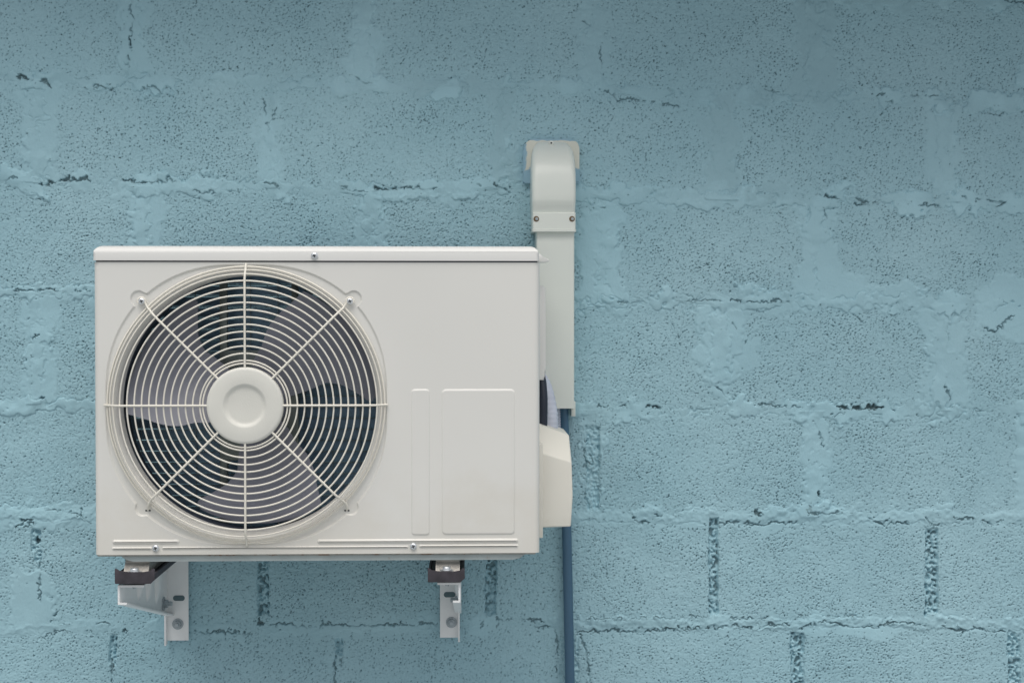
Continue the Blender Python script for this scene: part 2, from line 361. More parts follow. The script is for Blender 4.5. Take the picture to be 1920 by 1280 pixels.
    # ---- cracks
    cracks = [
        (4.5,[(72,346),(88,347),(100,341),(125,338),(180,340)]),(2.5,[(100,350),(85,349)]),(3.5,[(230,340),(255,342),(276,343)]),(1.8,[(276,344),(330,342)]),
        (2,[(0,338),(35,336)]),(2.5,[(494,345),(515,350),(525,354)]),(2.0,[(365,362),(400,363),(450,360)]),
        (1.8,[(640,354),(665,358),(690,362)]),(5.2,[(702,355),(730,354),(760,353)]),(3.2,[(760,353),(790,354),(818,354)]),
        (4.2,[(922,347),(940,351),(950,356),(955,360),(958,351)]),(2.4,[(892,342),(902,352)]),
        (2.4,[(1128,170),(1148,176),(1158,192),(1185,188),(1222,191),(1255,200),(1290,205)]),
        (2.2,[(246,-30),(247,40),(244,85)]),(4.2,[(245,80),(247,94)]),(2.6,[(243,110),(240,126)]),
        (2.2,[(494,185),(500,215),(503,230),(502,250)]),(3.4,[(504,232),(512,222),(518,203)]),
        (2.6,[(660,138),(676,150),(684,156),(698,156)]),(4.8,[(34,148),(42,146),(62,150)]),(4,[(74,152),(86,155),(94,164)]),
        (2.4,[(160,166),(185,162),(215,172)]),(2.2,[(270,168),(285,162),(300,174)]),
        (4.4,[(1546,370),(1562,371),(1580,372)]),(3.4,[(1604,386),(1625,382),(1650,378)]),(2.4,[(1605,372),(1620,380)]),(2.8,[(1722,386),(1750,386),(1768,390)]),
        (3,[(1805,371),(1842,375)]),(4.6,[(1852,375),(1885,380),(1868,388)]),(2.4,[(1120,385),(1135,392)]),(3,[(1542,392),(1550,408)]),
        (3.2,[(1644,181),(1660,182)]),(2.6,[(1660,190),(1674,192)]),(2.4,[(1700,180),(1760,182)]),(2.6,[(1436,168),(1460,172)]),(2.4,[(1845,208),(1862,216),(1885,216)]),
        (3,[(28,547),(55,545),(80,544)]),(3.6,[(84,543),(120,544),(175,547)]),(3.4,[(62,640),(66,630),(76,628)]),(6,[(60,667),(68,668),(80,663)]),(3.5,[(75,748),(84,746)]),
        (1.8,[(30,600),(55,596)]),(2.2,[(1160,570),(1176,566)]),(2,[(1268,563),(1310,564),(1350,563)]),(3.2,[(1368,565),(1420,566),(1480,565)]),
        (2.2,[(1372,604),(1380,615)]),(2,[(1385,650),(1400,640)]),(3,[(1338,722),(1352,732),(1372,752)]),(2.8,[(1120,764),(1140,762)]),
        (5.6,[(1208,761),(1225,763),(1241,764)]),(2.4,[(1160,760),(1175,762)]),(2.4,[(1425,761),(1500,763)]),(3,[(1400,779),(1425,780),(1448,788)]),
        (6.2,[(1572,765),(1600,766),(1655,766)]),(2.6,[(1560,780),(1585,772)]),(3,[(1682,780),(1700,777),(1722,780)]),(2.8,[(1775,730),(1780,745),(1784,766)]),(2.6,[(1830,770),(1870,770)]),
        (2.6,[(1526,792),(1538,812),(1541,838)]),(6,[(1534,918),(1536,930)]),(2.8,[(1512,965),(1520,958),(1517,948)]),(3.6,[(1519,966),(1532,966)]),
        (3,[(1846,618),(1868,626),(1884,606),(1902,592)]),(2.6,[(1568,584),(1600,588),(1620,606)]),(2.4,[(1772,620),(1779,640)]),
        (3.4,[(1345,980),(1380,980),(1422,985),(1450,983),(1480,980),(1505,977)]),(3.6,[(1188,973),(1200,979),(1216,980),(1222,974)]),(5,[(1414,962),(1420,967),(1428,966)]),(4,[(1228,965),(1242,966)]),
        (2.4,[(1520,962),(1600,962)]),(4.5,[(1622,964),(1634,972)]),(3.6,[(1634,974),(1655,984),(1676,980),(1704,981)]),(3.2,[(1790,972),(1840,975),(1862,983),(1878,974)]),(2.4,[(1735,970),(1750,985),(1765,985)]),
        (3.6,[(1078,1186),(1130,1183),(1210,1184),(1260,1180),(1330,1178)]),(3.6,[(1340,1180),(1370,1170),(1402,1178),(1420,1172),(1480,1170)]),
        (3.6,[(1500,1178),(1545,1163),(1580,1172),(1640,1176),(1690,1164),(1735,1172)]),(3.6,[(1765,1172),(1800,1186),(1830,1176),(1890,1186)]),
        (1.8,[(1075,1160),(1200,1160),(1325,1156)]),(3,[(1355,1160),(1440,1158)]),(1.6,[(1500,1156),(1640,1156)]),
        (4.4,[(30,990),(46,978),(60,974)]),(3.4,[(45,988),(62,980)]),(2.4,[(84,954),(130,958),(152,966),(170,980)]),(2.6,[(152,966),(154,952)]),
        (5.5,[(66,1020),(72,1012)]),(3,[(75,1050),(76,1075),(75,1110)]),(2.6,[(76,1110),(76,1128)]),(3,[(94,1166),(104,1152),(106,1144)]),(2.2,[(80,1196),(105,1185),(130,1182)]),
        (3.4,[(205,1186),(215,1182)]),(4,[(230,1185),(240,1182)]),(3.2,[(211,1240),(208,1300)]),(2.4,[(180,1168),(215,1170)]),
        (3.6,[(358,1181),(390,1186),(420,1184)]),(3.4,[(426,1187),(470,1186)]),(3,[(505,1170),(560,1172),(640,1171)]),(3.6,[(640,1172),(680,1170),(745,1171)]),(3.2,[(745,1170),(820,1168)]),
        (5.5,[(488,1160),(482,1168),(495,1172)]),(3.4,[(628,1230),(627,1300)]),(2.2,[(642,1235),(640,1255)]),(1.8,[(935,1162),(1000,1160)]),(3.4,[(992,1164),(1020,1166)]),(3,[(1005,1176),(1030,1176)]),
        (3,[(1042,1180),(1046,1210),(1042,1262)]),(2.6,[(1088,1190),(1098,1220),(1108,1280)]),(2.2,[(932,1175),(935,1160)]),(2.2,[(902,1180),(906,1160)]),
        (2,[(1098,800),(1099,950)]),(2.2,[(1124,790),(1126,950)]),(3,[(1100,832),(1118,828)]),(2.6,[(1100,868),(1122,872)]),(2.2,[(1102,846),(1112,866)]),
        (2.2,[(1126,88),(1127,130)]),(2.2,[(1095,42),(1108,46)]),(2.4,[(1750,-8),(1775,0)]),(3,[(1880,0),(1925,6)]),
    ]
    for wd, pts in cracks:
        us = [p[0] for p in pts]; vs = [p[1] for p in pts]
        i0, i1 = min(us) - 14, max(us) + 14; j0, j1 = min(vs) - 14, max(vs) + 14
        sel = np.where(((U[nz//2] > i0) & (U[nz//2] < i1)))[0]; sel2 = np.where((V[:, nx//2] > j0 - 12) & (V[:, nx//2] < j1 + 12))[0]
        if len(sel) < 2 or len(sel2) < 2: continue
        sl = (slice(sel2[0], sel2[-1] + 1), slice(sel[0], sel[-1] + 1))
        u = U[sl] + 1.6 * n9[sl] + 0.8 * n4[sl]; v = V[sl] + 1.7 * n9[sl] + 1.0 * n4[sl] + 1.8 * n20[sl]
        dm = np.full(u.shape, 1e3, np.float32); along = np.zeros_like(dm); run = 0.0
        for (ax, ay), (bx, by) in zip(pts, pts[1:]):
            vx, vy = bx - ax, by - ay; t = np.clip(((u - ax) * vx + (v - ay) * vy) / (vx*vx + vy*vy), 0, 1)
            d_ = np.hypot(u - ax - t*vx, v - ay - t*vy); k_ = d_ < dm
            ln = math.hypot(vx, vy); along = np.where(k_, run + t * ln, along); run += ln
            dm = np.where(k_, d_, dm)
        tp = np.sqrt(np.clip(4.5 * np.minimum(along, run - along) / run + 0.12, 0, 1))
        ww = np.maximum(wd * 0.42 * tp * (1 + 0.40 * n20[sl] + 0.35 * n9[sl]), 0.25)
        m = 1 - ss(ww * 0.45, ww + 0.9, dm)
        m = m * np.clip(0.75 + 0.5 * n20[sl] + 0.25 * n9[sl], 0.1, 1)
        H[sl] -= m * (1.4 + 1.35 * wd)
        pit_dark[sl] = np.maximum(pit_dark[sl], m * min(0.8, 0.10 + 0.11 * wd))
    H = np.clip(H, -19, 6)
    # ---- keep the full grid inside the picture, thin it out beyond, and carry the plain wall on
    def keep(c):
        k = np.zeros(len(c), bool); k[::3] = True; k[0] = k[-1] = True; return k
    kx = keep(xs) | ((xs > P(-25, 640).x) & (xs < P(1945, 640).x))
    kz = keep(zs) | ((zs > P(960, 1305).z) & (zs < P(960, -25).z))
    xs, zs = xs[kx], zs[kz]; H = H[np.ix_(kz, kx)]; pit_dark = pit_dark[np.ix_(kz, kx)]; S = tint[np.ix_(kz, kx)]
    nz, nx = H.shape
    co = np.empty((nz, nx, 3), np.float32)
    co[..., 0] = xs[None, :]; co[..., 1] = -H * 0.001; co[..., 2] = zs[:, None]
    # round the rim back into a block-deep slab
    rim = []
    for dy, grow in ((0.0, 0.02), (0.19, 0.02)):
        pass
    nv = nz * nx
    ii = np.arange(nv, dtype=np.int32).reshape(nz, nx)
    quads = np.stack([ii[:-1, :-1], ii[:-1, 1:], ii[1:, 1:], ii[1:, :-1]], -1).reshape(-1, 4)
    border = np.concatenate([ii[0, :], ii[1:, -1], ii[-1, -2::-1], ii[-2:0:-1, 0]])
    bc = co.reshape(-1, 3)[border].copy(); bc[:, 1] = 0.19
    nb = len(border); bi = np.arange(nv, nv + nb, dtype=np.int32)
    side = np.stack([border, bi, np.roll(bi, -1), np.roll(border, -1)], -1)
    allco = np.concatenate([co.reshape(-1, 3), bc])
    faces = np.concatenate([quads, side]).astype(np.int32)
    me = bpy.data.meshes.new('block_wall')
    me.vertices.add(len(allco)); me.vertices.foreach_set('co', allco.ravel())
    nl = faces.size
    me.loops.add(nl + nb); me.loops.foreach_set('vertex_index', np.concatenate([faces.ravel(), bi[::-1]]))
    me.polygons.add(len(faces) + 1)
    me.polygons.foreach_set('loop_start', np.concatenate([np.arange(0, nl, 4), [nl]]).astype(np.int32))
    me.update(calc_edges=True)
    sm = np.ones(len(faces) + 1, bool); sm[len(quads):] = False
    me.polygons.foreach_set('use_smooth', sm)
    at = me.attributes.new('pit_dark', 'FLOAT', 'POINT'); at.data.foreach_set('value', np.concatenate([pit_dark.ravel(), np.zeros(nb)]).astype(np.float32))
    at = me.attributes.new('smear', 'FLOAT', 'POINT'); at.data.foreach_set('value', np.concatenate([S.ravel(), np.zeros(nb)]).astype(np.float32))
    m = bpy.data.materials.new('pale_blue_wall_paint'); m.use_nodes = True
    t = m.node_tree; b = t.nodes['Principled BSDF']; N = t.nodes.new; K = t.links.new
    b.inputs['Roughness'].default_value = 0.62; b.inputs['Specular IOR Level'].default_value = 0.3
    gp = N('ShaderNodeNewGeometry')
    n1 = N('ShaderNodeTexNoise'); n1.inputs['Scale'].default_value = 3.5; n1.inputs['Detail'].default_value = 7; K(gp.outputs['Position'], n1.inputs['Vector'])
    cr = N('ShaderNodeValToRGB'); cr.color_ramp.elements[0].position = 0.32; cr.color_ramp.elements[1].position = 0.70
    cr.color_ramp.elements[0].color = (*WALL_A, 1); cr.color_ramp.elements[1].color = (*WALL_B, 1)
    K(n1.outputs['Fac'], cr.inputs[0])
    ab = N('ShaderNodeAttribute'); ab.attribute_name = 'pit_dark'
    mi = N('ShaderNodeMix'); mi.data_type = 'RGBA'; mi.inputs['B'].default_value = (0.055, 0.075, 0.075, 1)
    as_ = N('ShaderNodeAttribute'); as_.attribute_name = 'smear'
    tr = N('ShaderNodeMapRange'); tr.inputs['From Min'].default_value = -1; tr.inputs['From Max'].default_value = 1
    tr.inputs['To Min'].default_value = 0.87; tr.inputs['To Max'].default_value = 1.055; K(as_.outputs['Fac'], tr.inputs['Value'])
    tm = N('ShaderNodeMix'); tm.data_type = 'RGBA'; tm.blend_type = 'MULTIPLY'; tm.inputs['Factor'].default_value = 1
    K(cr.outputs[0], tm.inputs['A']); K(tr.outputs[0], tm.inputs['B'])
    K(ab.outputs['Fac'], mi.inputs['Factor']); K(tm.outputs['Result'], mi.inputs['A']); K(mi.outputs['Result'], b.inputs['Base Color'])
    n2 = N('ShaderNodeTexNoise'); n2.inputs['Scale'].default_value = 420; n2.inputs['Detail'].default_value = 3; K(gp.outputs['Position'], n2.inputs['Vector'])
    bp = N('ShaderNodeBump'); bp.inputs['Strength'].default_value = 0.25; bp.inputs['Distance'].default_value = 0.0012
    K(n2.outputs['Fac'], bp.inputs['Height']); K(bp.outputs[0], b.inputs['Normal'])
    me.materials.append(m)
    o = link(bpy.data.objects.new('block_wall', me))
    tag(o, 'pale blue painted concrete block wall with pitted blocks and smeared mortar joints', 'wall')
WALL_A = (0.330, 0.540, 0.617)
WALL_B = (0.384, 0.596, 0.670)
build_wall()

# unseen overhang added above the frame, skewed to shade the wall's top and right
bm = NB()
zt_ = px_z(960, 0, 0)
co = []
for x, dep, h in ((-2.4, 0.24, 0.42), (2.4, 0.58, 0.17)):
    co += [(x, 0.19, zt_ + h), (x, -dep, zt_ + h), (x, -dep, zt_ + h + 0.1), (x, 0.19, zt_ + h + 0.1)]
vs = [bm.verts.new(c) for c in co]
for f in ((0,1,2,3), (7,6,5,4), (0,4,5,1), (1,5,6,2), (2,6,7,3), (3,7,4,0)): bm.faces.new([vs[i] for i in f])
tag(obj('unseen_shade_overhang', bm, mat('shade_overhang_soffit', (0.24, 0.29, 0.31), 0.7, var=0.1, vscale=6), None, smooth=False), kind='structure')

# ------------------------------------------------------------------ pan-head cross screw, axis towards the camera
def screw(name, c, r, mat_, parent):
    bm = NB(); h = r * 0.62
    lathe(bm, c, [(r*1.02, 0.001), (r*1.0, -h*0.35), (r*0.86, -h*0.75), (r*0.55, -h*0.97), (0, -h)], 24)
    o = obj(name, bm, mat_, parent, 60)
    b2 = NB(); a = R(18); y = c[1] - h
    for k in range(2):
        ca, sa = math.cos(a + k*math.pi/2), math.sin(a + k*math.pi/2); l, wd = r*0.52, r*0.15
        pts = [(c[0] + ca*i*l - sa*j*wd, c[2] + sa*i*l + ca*j*wd) for i, j in ((-1,-1),(1,-1),(1,1),(-1,1))]
        prism(b2, pts, y + r*0.12 - k*0.0001, y - 0.0003 - k*0.0001)
    obj('cross_slot', b2, M_SLOT, o, smooth=False)
    return o

# ------------------------------------------------------------------ the air conditioner
ac = thing('air_conditioner', (0.5*(X_L + X_R), 0.5*(YF + YB), Z_BOT - 0.03),
           'white outdoor air conditioner unit with round fan grille, mounted on the blue block wall', 'air conditioner')
CX, CZ = P(459.5, 760, YF - 0.018).x, P(459.5, 760, YF - 0.018).z
KG = (D_WALL + YF - 0.018) / F_PX

def front_panel():
    bm = NB(); N = 720
    r_fl = [(0.2262, 0.052), (0.2262, 0.022), (0.2275, 0.0145), (0.2305, 0.0085), (0.2345, 0.0046), (0.2385, 0.0030)]
    def outline(a):
        s = abs(math.sin(2*a)); r = 256.5 + 17.5 * s**1.25
        for a0, rc_, rho in ((R(44.8), 277, 15.5), (R(135.2), 277, 15.5), (R(-44.9), 270, 14), (R(-135.1), 270, 14)):
            d = math.atan2(math.sin(a - a0), math.cos(a - a0)); q = rho**2 - (rc_ * math.sin(d))**2
            if abs(d) < 0.2 and q > 0: r = max(r, rc_ * math.cos(d) + math.sqrt(q))
            elif abs(d) < 0.2: r = max(r, 262)
        return r * K_F
    x0, x1, z0, z1 = X_L + 0.011, px_x(742, 760, YF), Z_BOT, Z_TOP
    rows = []
    angs = [2*math.pi*k/N for k in range(N)]
    for r, dy in r_fl: rows.append([bm.verts.new((CX + r*math.cos(a), YF + dy, CZ + r*math.sin(a))) for a in angs])
    for off, dy in ((0.0, 0.0030), (0.0010, 0.0027), (0.0020, 0.0017), (0.0030, 0.0006), (0.0042, 0.0)):
        rows.append([bm.verts.new((CX + (outline(a)+off)*math.cos(a), YF + dy, CZ + (outline(a)+off)*math.sin(a))) for a in angs])
    corner = {}
    for (px, pz) in ((x0,z0),(x1,z0),(x1,z1),(x0,z1)):
        a = math.atan2(pz - CZ, px - CX) % (2*math.pi); corner[int(round(a / (2*math.pi) * N)) % N] = (px, pz)
    last = []
    for k, a in enumerate(angs):
        if k in corner: last.append(bm.verts.new((corner[k][0], YF, corner[k][1]))); continue
        c, s = math.cos(a), math.sin(a); t = 1e9
        if abs(c) > 1e-9: t = min(t, ((x1 if c > 0 else x0) - CX) / c)
        if abs(s) > 1e-9: t = min(t, ((z1 if s > 0 else z0) - CZ) / s)
        last.append(bm.verts.new((CX + t*c, YF, CZ + t*s)))
    rows.append(last)
    for A, B in zip(rows, rows[1:]):
        for k in range(N): bm.faces.new((A[k], A[(k+1) % N], B[(k+1) % N], B[k]))
    # the rest of the face, its rounded upright edges and folded sides
    rc = 0.011
    def strip(pts):
        a = [bm.verts.new((x, y, z0)) for x, y in pts]; b = [bm.verts.new((x, y, z1)) for x, y in pts]
        for i in range(len(pts) - 1): bm.faces.new((a[i], a[i+1], b[i+1], b[i]))
    arcR = [(X_R - rc + rc*math.sin(R(t)), YF + rc - rc*math.cos(R(t))) for t in range(0, 91, 10)]
    strip([(x1, YF)] + arcR + [(X_R, YF + 0.05)])
    arcL = [(X_L + rc - rc*math.sin(R(t)), YF + rc - rc*math.cos(R(t))) for t in range(0, 91, 10)]
    strip(arcL + [(X_L, YF + 0.05)])
    bmesh.ops.remove_doubles(bm, verts=bm.verts[:], dist=1e-5)
    # pressed ribs and the two raised fields
    def raised(xa, xb, za, zb, r, hgt, bw):
        lev = [(0.0, -0.0006), (0.0, 0.0), (bw*0.30, hgt*0.45), (bw*0.62, hgt*0.85), (bw, hgt)]
        loops = []
        for ins, h in lev:
            loops.append([bm.verts.new((x, YF - h, z)) for x, z in rrect(xa+ins, xb-ins, za+ins, zb-ins, max(r-ins, 0.0006), 6)])
        for A, B in zip(loops, loops[1:]):
            n = len(A)
            for k in range(n): bm.faces.new((A[k], A[(k+1) % n], B[(k+1) % n], B[k]))
        bm.faces.new(loops[-1])
    def R4(pa, pb, qa, qb): return px_x(pa, 870, YF), px_x(pb, 870, YF), px_z(0.5*(pa+pb), qb, YF), px_z(0.5*(pa+pb), qa, YF)
    raised(*R4(771, 806, 729, 1003), 0.006, 0.0016, 0.0030)
    raised(*R4(828, 966, 729, 1002), 0.008, 0.0016, 0.0034)
    raised(*R4(210, 336, 1011, 1020), 0.0040, 0.0024, 0.0040)
    raised(*R4(209, 285, 1024.5, 1031), 0.0029, 0.0020, 0.0029)
    raised(*R4(303, 766, 1023, 1029), 0.0027, 0.0018, 0.0027)
    raised(*R4(594, 972, 1009.5, 1018), 0.0038, 0.0024, 0.0038)
    raised(*R4(785, 972, 1020, 1026), 0.0027, 0.0020, 0.0027)
    # hem turned under along the bottom
    o = obj('front_panel', bm, M_BODY, ac, 38)
    for p in o.data.polygons:
        if abs(p.normal.y) > 0.9995: p.use_smooth = False
    return o
panel = front_panel()
for px, py in ((292, 1027), (775, 1023.5)):
    p = P(px, py, YF - 0.001); screw('panel_screw', p, 0.0060, M_ZINC, panel)
for s in (-1, 1):
    for i in (-1, 1):
        bm = NB()
        px = 277.5 if s < 0 else 650.5
        p = P(px + i * 3.2, 956.5, YF + 0.003)
        box(bm, p.x - 0.0016, p.x + 0.0016, YF + 0.0025, YF + 0.006, p.z - 0.0013, p.z + 0.0013)
        obj('hook_slot', bm, M_SLOT, panel, smooth=False)

bm = NB()   # side sheets, back frame and floor of the casing
T = 0.0012
box(bm, X_L, X_L + T, YF + 0.0495, YB, Z_BOT, Z_TOP + 0.004)
obj('side_panel', bm, M_BODY, ac, smooth=False)
bm = NB(); box(bm, X_R - T, X_R, YF + 0.0495, YB, Z_BOT, Z_TOP + 0.004)
obj('side_panel', bm, M_BODY, ac, smooth=False)
bm = NB()   # inner shell behind the fan opening, coloured dark for shade: partition, floor, ceiling strip behind the seam
box(bm, X_L + 0.004, X_R - 0.004, YF + 0.004, YF + 0.0052, Z_TOP - 0.004, Z_TOP + 0.012)
box(bm, CX + 0.262, CX + 0.264, YF + 0.054, YB - 0.002, Z_BOT + 0.002, Z_TOP)
box(bm, X_L + 0.002, X_L + 0.004, YF + 0.012, YB - 0.002, Z_BOT + 0.002, Z_TOP)
lathe(bm, (CX, YF, CZ), [(0.2275, 0.0515), (0.2295, 0.110), (0.2345, 0.118)], 96)
for ax0, ax1, az0, az1 in ((X_L+0.004, CX+0.262, Z_BOT+0.002, CZ-0.232), (X_L+0.004, CX+0.262, CZ+0.232, Z_TOP-0.002)):
    box(bm, ax0, ax1, YF+0.100, YF+0.102, az0, az1)
obj('shaded_inner_shroud', bm, M_INNER_SHADE, ac)

bm = NB()
zl0, zl1 = px_z(590, 488.8, YF), Z_LID
xa, xb = px_x(174.3, 476, YF), px_x(1010.5, 476, YF)
vs = box(bm, xa, xb, YF - 0.003, YB - 0.004, zl0, zl1)
top = [e for e in bm.edges if all(abs(v.co.z - zl1) < 1e-6 for v in e.verts)]
bmesh.ops.bevel(bm, geom=top, offset=0.0135, segments=5, affect='EDGES', profile=0.42)
ed = [e for e in bm.edges if abs(e.verts[0].co.x - e.verts[1].co.x) < 1e-6 and abs(e.verts[0].co.y - e.verts[1].co.y) < 1e-6]
bmesh.ops.bevel(bm, geom=ed, offset=0.006, segments=4, affect='EDGES', profile=0.5)
lid = obj('lid', bm, M_LID, ac, 40)
screw('lid_screw', P(589.7, 479.5, YF - 0.0035), 0.0062, M_ZINC, lid)
bm = NB()
pa = [P(x, z, -0.33) for x, z in ((1009, 476), (1015, 479), (1017, 483), (1029, 487.5), (1028, 490.5), (1022, 492.5), (1009, 492))]
prism(bm, [(p.x, p.z) for p in pa], -0.345, -0.315, bev=0.0012)
obj('lid_clip', bm, M_LID, lid)

# base pan with its rusty hem
bm = NB()
xa, xb = px_x(226, 1047, YF + 0.008), px_x(986, 1047, YF + 0.008)
zt, zb = Z_BOT + 0.001, px_z(590, 1050.5, YF + 0.008)
n = 5; rr = 0.014
pts = [(xa + rr*1.6, zb), (xb - rr*1.6, zb), (xb - rr*0.7, zb + 0.0022), (xb, zt - 0.002), (xb + 0.012, zt), (xa - 0.012, zt), (xa, zt - 0.002), (xa + rr*0.7, zb + 0.0022)]
prism(bm, pts, YF + 0.008, YB - 0.004, bev=0.0015)
pan = obj('base_pan', bm, M_PAN, ac)
bm = NB()
box(bm, px_x(183, 1042, YF + 0.004), px_x(1004, 1042, YF + 0.004), YF + 0.004, YF + 0.0068, Z_BOT - 0.0032, Z_BOT - 0.0002, 0.0006)
obj('rusty_rim', bm, M_RUST, pan)

# fan: three swept blades on a boss
FR = 0.221
fan_bm = NB()
lathe(fan_bm, (CX, YF + 0.050, CZ), [(0, 0), (0.050, 0.0), (0.058, 0.004), (0.060, 0.012), (0.060, 0.070), (0.02, 0.072), (0, 0.072)], 48)
fan = obj('fan', fan_bm, M_BLADE, ac)
def lerp(tab, r):
    return float(np.interp(r, [t[0] for t in tab], [t[1] for t in tab]))
CCW = [(55, 92), (75, 88), (112, 79), (140, 78), (160, 75.5), (185, 71.5), (198, 69), (215, 67), (228, 65.5), (240, 64.5)]
CW = [(55, 6), (75, 9), (140, 15), (170, 11), (186, 7), (205, 3), (225, -1), (240, 4)]
for b in range(3):
    bm = NB(); nr, na = 20, 14; g0 = []; g1 = []
    for i in range(nr + 1):
        rp = 56 + (237 - 56) * i / nr; r = rp / 237 * FR
        row0, row1 = [], []
        for j in range(na + 1):
            t = j / na; a = R(lerp(CCW, rp) * (1 - t) + lerp(CW, rp) * t + 120 * b)
            y = YF + 0.046 + 0.060 * t + 0.010 * math.sin(math.pi * t) + 0.004 * (1 - i / nr)
            row0.append(bm.verts.new((CX + r*math.cos(a), y, CZ + r*math.sin(a))))
            row1.append(bm.verts.new((CX + r*math.cos(a), y + 0.0022, CZ + r*math.sin(a))))
        g0.append(row0); g1.append(row1)
    for i in range(nr):
        for j in range(na):
            bm.faces.new((g0[i][j], g0[i+1][j], g0[i+1][j+1], g0[i][j+1])); bm.faces.new((g1[i][j], g1[i][j+1], g1[i+1][j+1], g1[i+1][j]))
        bm.faces.new((g0[i][0], g1[i][0], g1[i+1][0], g0[i+1][0])); bm.faces.new((g0[i][na], g0[i+1][na], g1[i+1][na], g1[i][na]))
    for j in range(na):
        bm.faces.new((g0[0][j], g0[0][j+1], g1[0][j+1], g1[0][j])); bm.faces.new((g0[nr][j], g1[nr][j], g1[nr][j+1], g0[nr][j+1]))
    obj('fan_blade', bm, M_BLADE, fan, 50)

# motor mount behind the fan
bm = NB(); ym = YF + 0.175
for px, hw in ((419, 0.0072), (553, 0.0062)):
    p = P(px, 700, ym); box(bm, p.x - hw, p.x + hw, ym, ym + 0.012, Z_BOT + 0.01, Z_TOP, 0.0015)
pa, pb = P(412, 656, ym), P(560, 862, ym)
box(bm, pa.x, pb.x, ym - 0.004, ym + 0.0005, pb.z, pa.z, 0.0015)
obj('motor_mount', bm, M_MOUNT, ac)
# condenser coil: finned rows with the guard wires in front
bm = NB(); yc = YF + 0.235; pitch = 0.0212; z = Z_BOT + 0.012
while z < Z_TOP - 0.004:
    box(bm, X_L + 0.006, CX + 0.258, yc, yc + 0.004, z, z + 0.0172)
    z += pitch
coil = obj('condenser_coil', bm, M_COIL, ac, smooth=False)
bm = NB(); z = Z_BOT + 0.012 + 0.0192
while z < Z_TOP - 0.004:
    tube(bm, [(X_L + 0.006, yc - 0.006, z), (CX + 0.258, yc - 0.006, z)], 0.0011, 6); z += pitch
x = X_L + 0.03
while x < CX + 0.255:
    tube(bm, [(x, yc - 0.008, Z_BOT + 0.012), (x, yc - 0.008, Z_TOP - 0.004)], 0.0009, 6); x += 0.052
obj('guard_wire', bm, M_TUBE, coil)

# wire grille
def ring(bm, rpx, y, rad, seg=8, n=144):
    tube(bm, [(CX + rpx*KG*math.cos(2*math.pi*k/n), y, CZ + rpx*KG*math.sin(2*math.pi*k/n)) for k in range(n)], rad, seg, closed=True)
YG = YF - 0.0195
bm = NB(); ring(bm, 259.3, YF - 0.0028, 0.0018, 10, 192)
grille = obj('fan_grille', bm, M_WIRE, ac, 80)
rings = [78.6, 84.0] + [97.2 + 13.55 * i for i in range(11)]
for rp in rings:
    bm = NB(); ring(bm, rp, YG + 0.0022, 0.0015); obj('grille_ring', bm, M_WIRE, grille, 80)
for rp, y in ((245.5, YF - 0.0150), (253.0, YF - 0.0085)):
    bm = NB(); ring(bm, rp, y, 0.0014); obj('grille_ring', bm, M_WIRE, grille, 80)
def pol(rp, a, y): return (CX + rp*KG*math.cos(R(a)), y, CZ + rp*KG*math.sin(R(a)))
for a in range(0, 360, 45):
    bm = NB(); diag = a % 90 == 45
    pts = [pol(66, a, YG), pol(120, a, YG), pol(180, a, YG), pol(234, a, YG), pol(243, a, YG + 0.0030), pol(251, a, YF - 0.0105), pol(258, a, YF - 0.0060)]
    if not diag: pts += [pol(262.5, a, YF - 0.0042), pol(264.5, a, YF - 0.0030)]
    elif a in (45, 135):                                   # the upper diagonals end in a screw eye
        c = P(656.3 if a == 45 else 265.7, 564.8, YF - 0.002); s = 1 if a == 45 else -1
        ex = [(c.x + 0.0066*math.cos(R(90 + s*(90 - t))), YF - 0.0035, c.z + 0.0066*math.sin(R(90 + s*(90 - t)))) for t in range(-20, 230, 25)]
        pts += ex
    else:                                                  # the lower ones hook into slots
        sx = 650.5 if a == 315 else 277.5
        q = P(sx, 948, YF - 0.004); q2 = P(sx, 953, YF - 0.002); q3 = P(sx, 955.5, YF + 0.004)
        pts = pts[:-1] + [tuple(P(sx + (-2 if a == 315 else 2), 943, YF - 0.008)), tuple(q), tuple(q2), tuple(q3)]
    tube(bm, pts, 0.0020, 10); obj('grille_spoke', bm, M_WIRE, grille, 80)
bm = NB()
k = KG
lathe(bm, (CX, YG, CZ), [(71.6*k, 0.010), (71.8*k, 0.003), (71.2*k, -0.0005), (69.6*k, -0.0028), (66*k, -0.0036), (42*k, -0.0042), (39.5*k, -0.0038), (36*k, -0.0006), (33.5*k, 0.0004), (30*k, 0.0006), (0, 0.0004)], 96)
obj('hub_cap', bm, M_CAP, grille, 50)
for px in (265.7, 656.3):
    p = P(px, 564.6, YF - 0.0035)
    screw('grille_screw', (p.x, YF - 0.0030, p.z), 0.0058, M_ZINC, grille)

# right side: pressed handle and valve cover
bm = NB()
hp = [(1003, 534), (1019, 536), (1022.5, 541), (1023, 600), (1023, 690), (1022.5, 697), (1019, 704), (1020, 712), (1003, 712)]
prism(bm, [tuple((lambda p: (p.x, p.z))(P(x, z, -0.31))) for x, z in hp], -0.315, -0.20, bev=0.002)
obj('side_handle', bm, M_VALVE if False else M_LID, ac, 45)
bm = NB()
yv0, yv1 = -0.335, -0.285      # front face, and the set-back top of the sloping upper face
def PV(x, z, y):
    q = P(x, z, y); return (q.x, q.y, q.z)
A = [PV(1006, 846, yv0), PV(1072, 866, yv0), PV(1074, 930, yv0), PV(1070.5, 987, yv0), PV(1006, 989, yv0)]
B = [PV(1006, 793, yv1), PV(1067, 815, yv1)]
back = -0.15
va = [bm.verts.new(p) for p in A]; vb = [bm.verts.new(p) for p in B]
vback = [bm.verts.new((p[0], back, p[2])) for p in (B[0], B[1], A[1], A[2], A[3], A[4])]
bm.faces.new(va); bm.faces.new((va[0], vb[0], vb[1], va[1]))
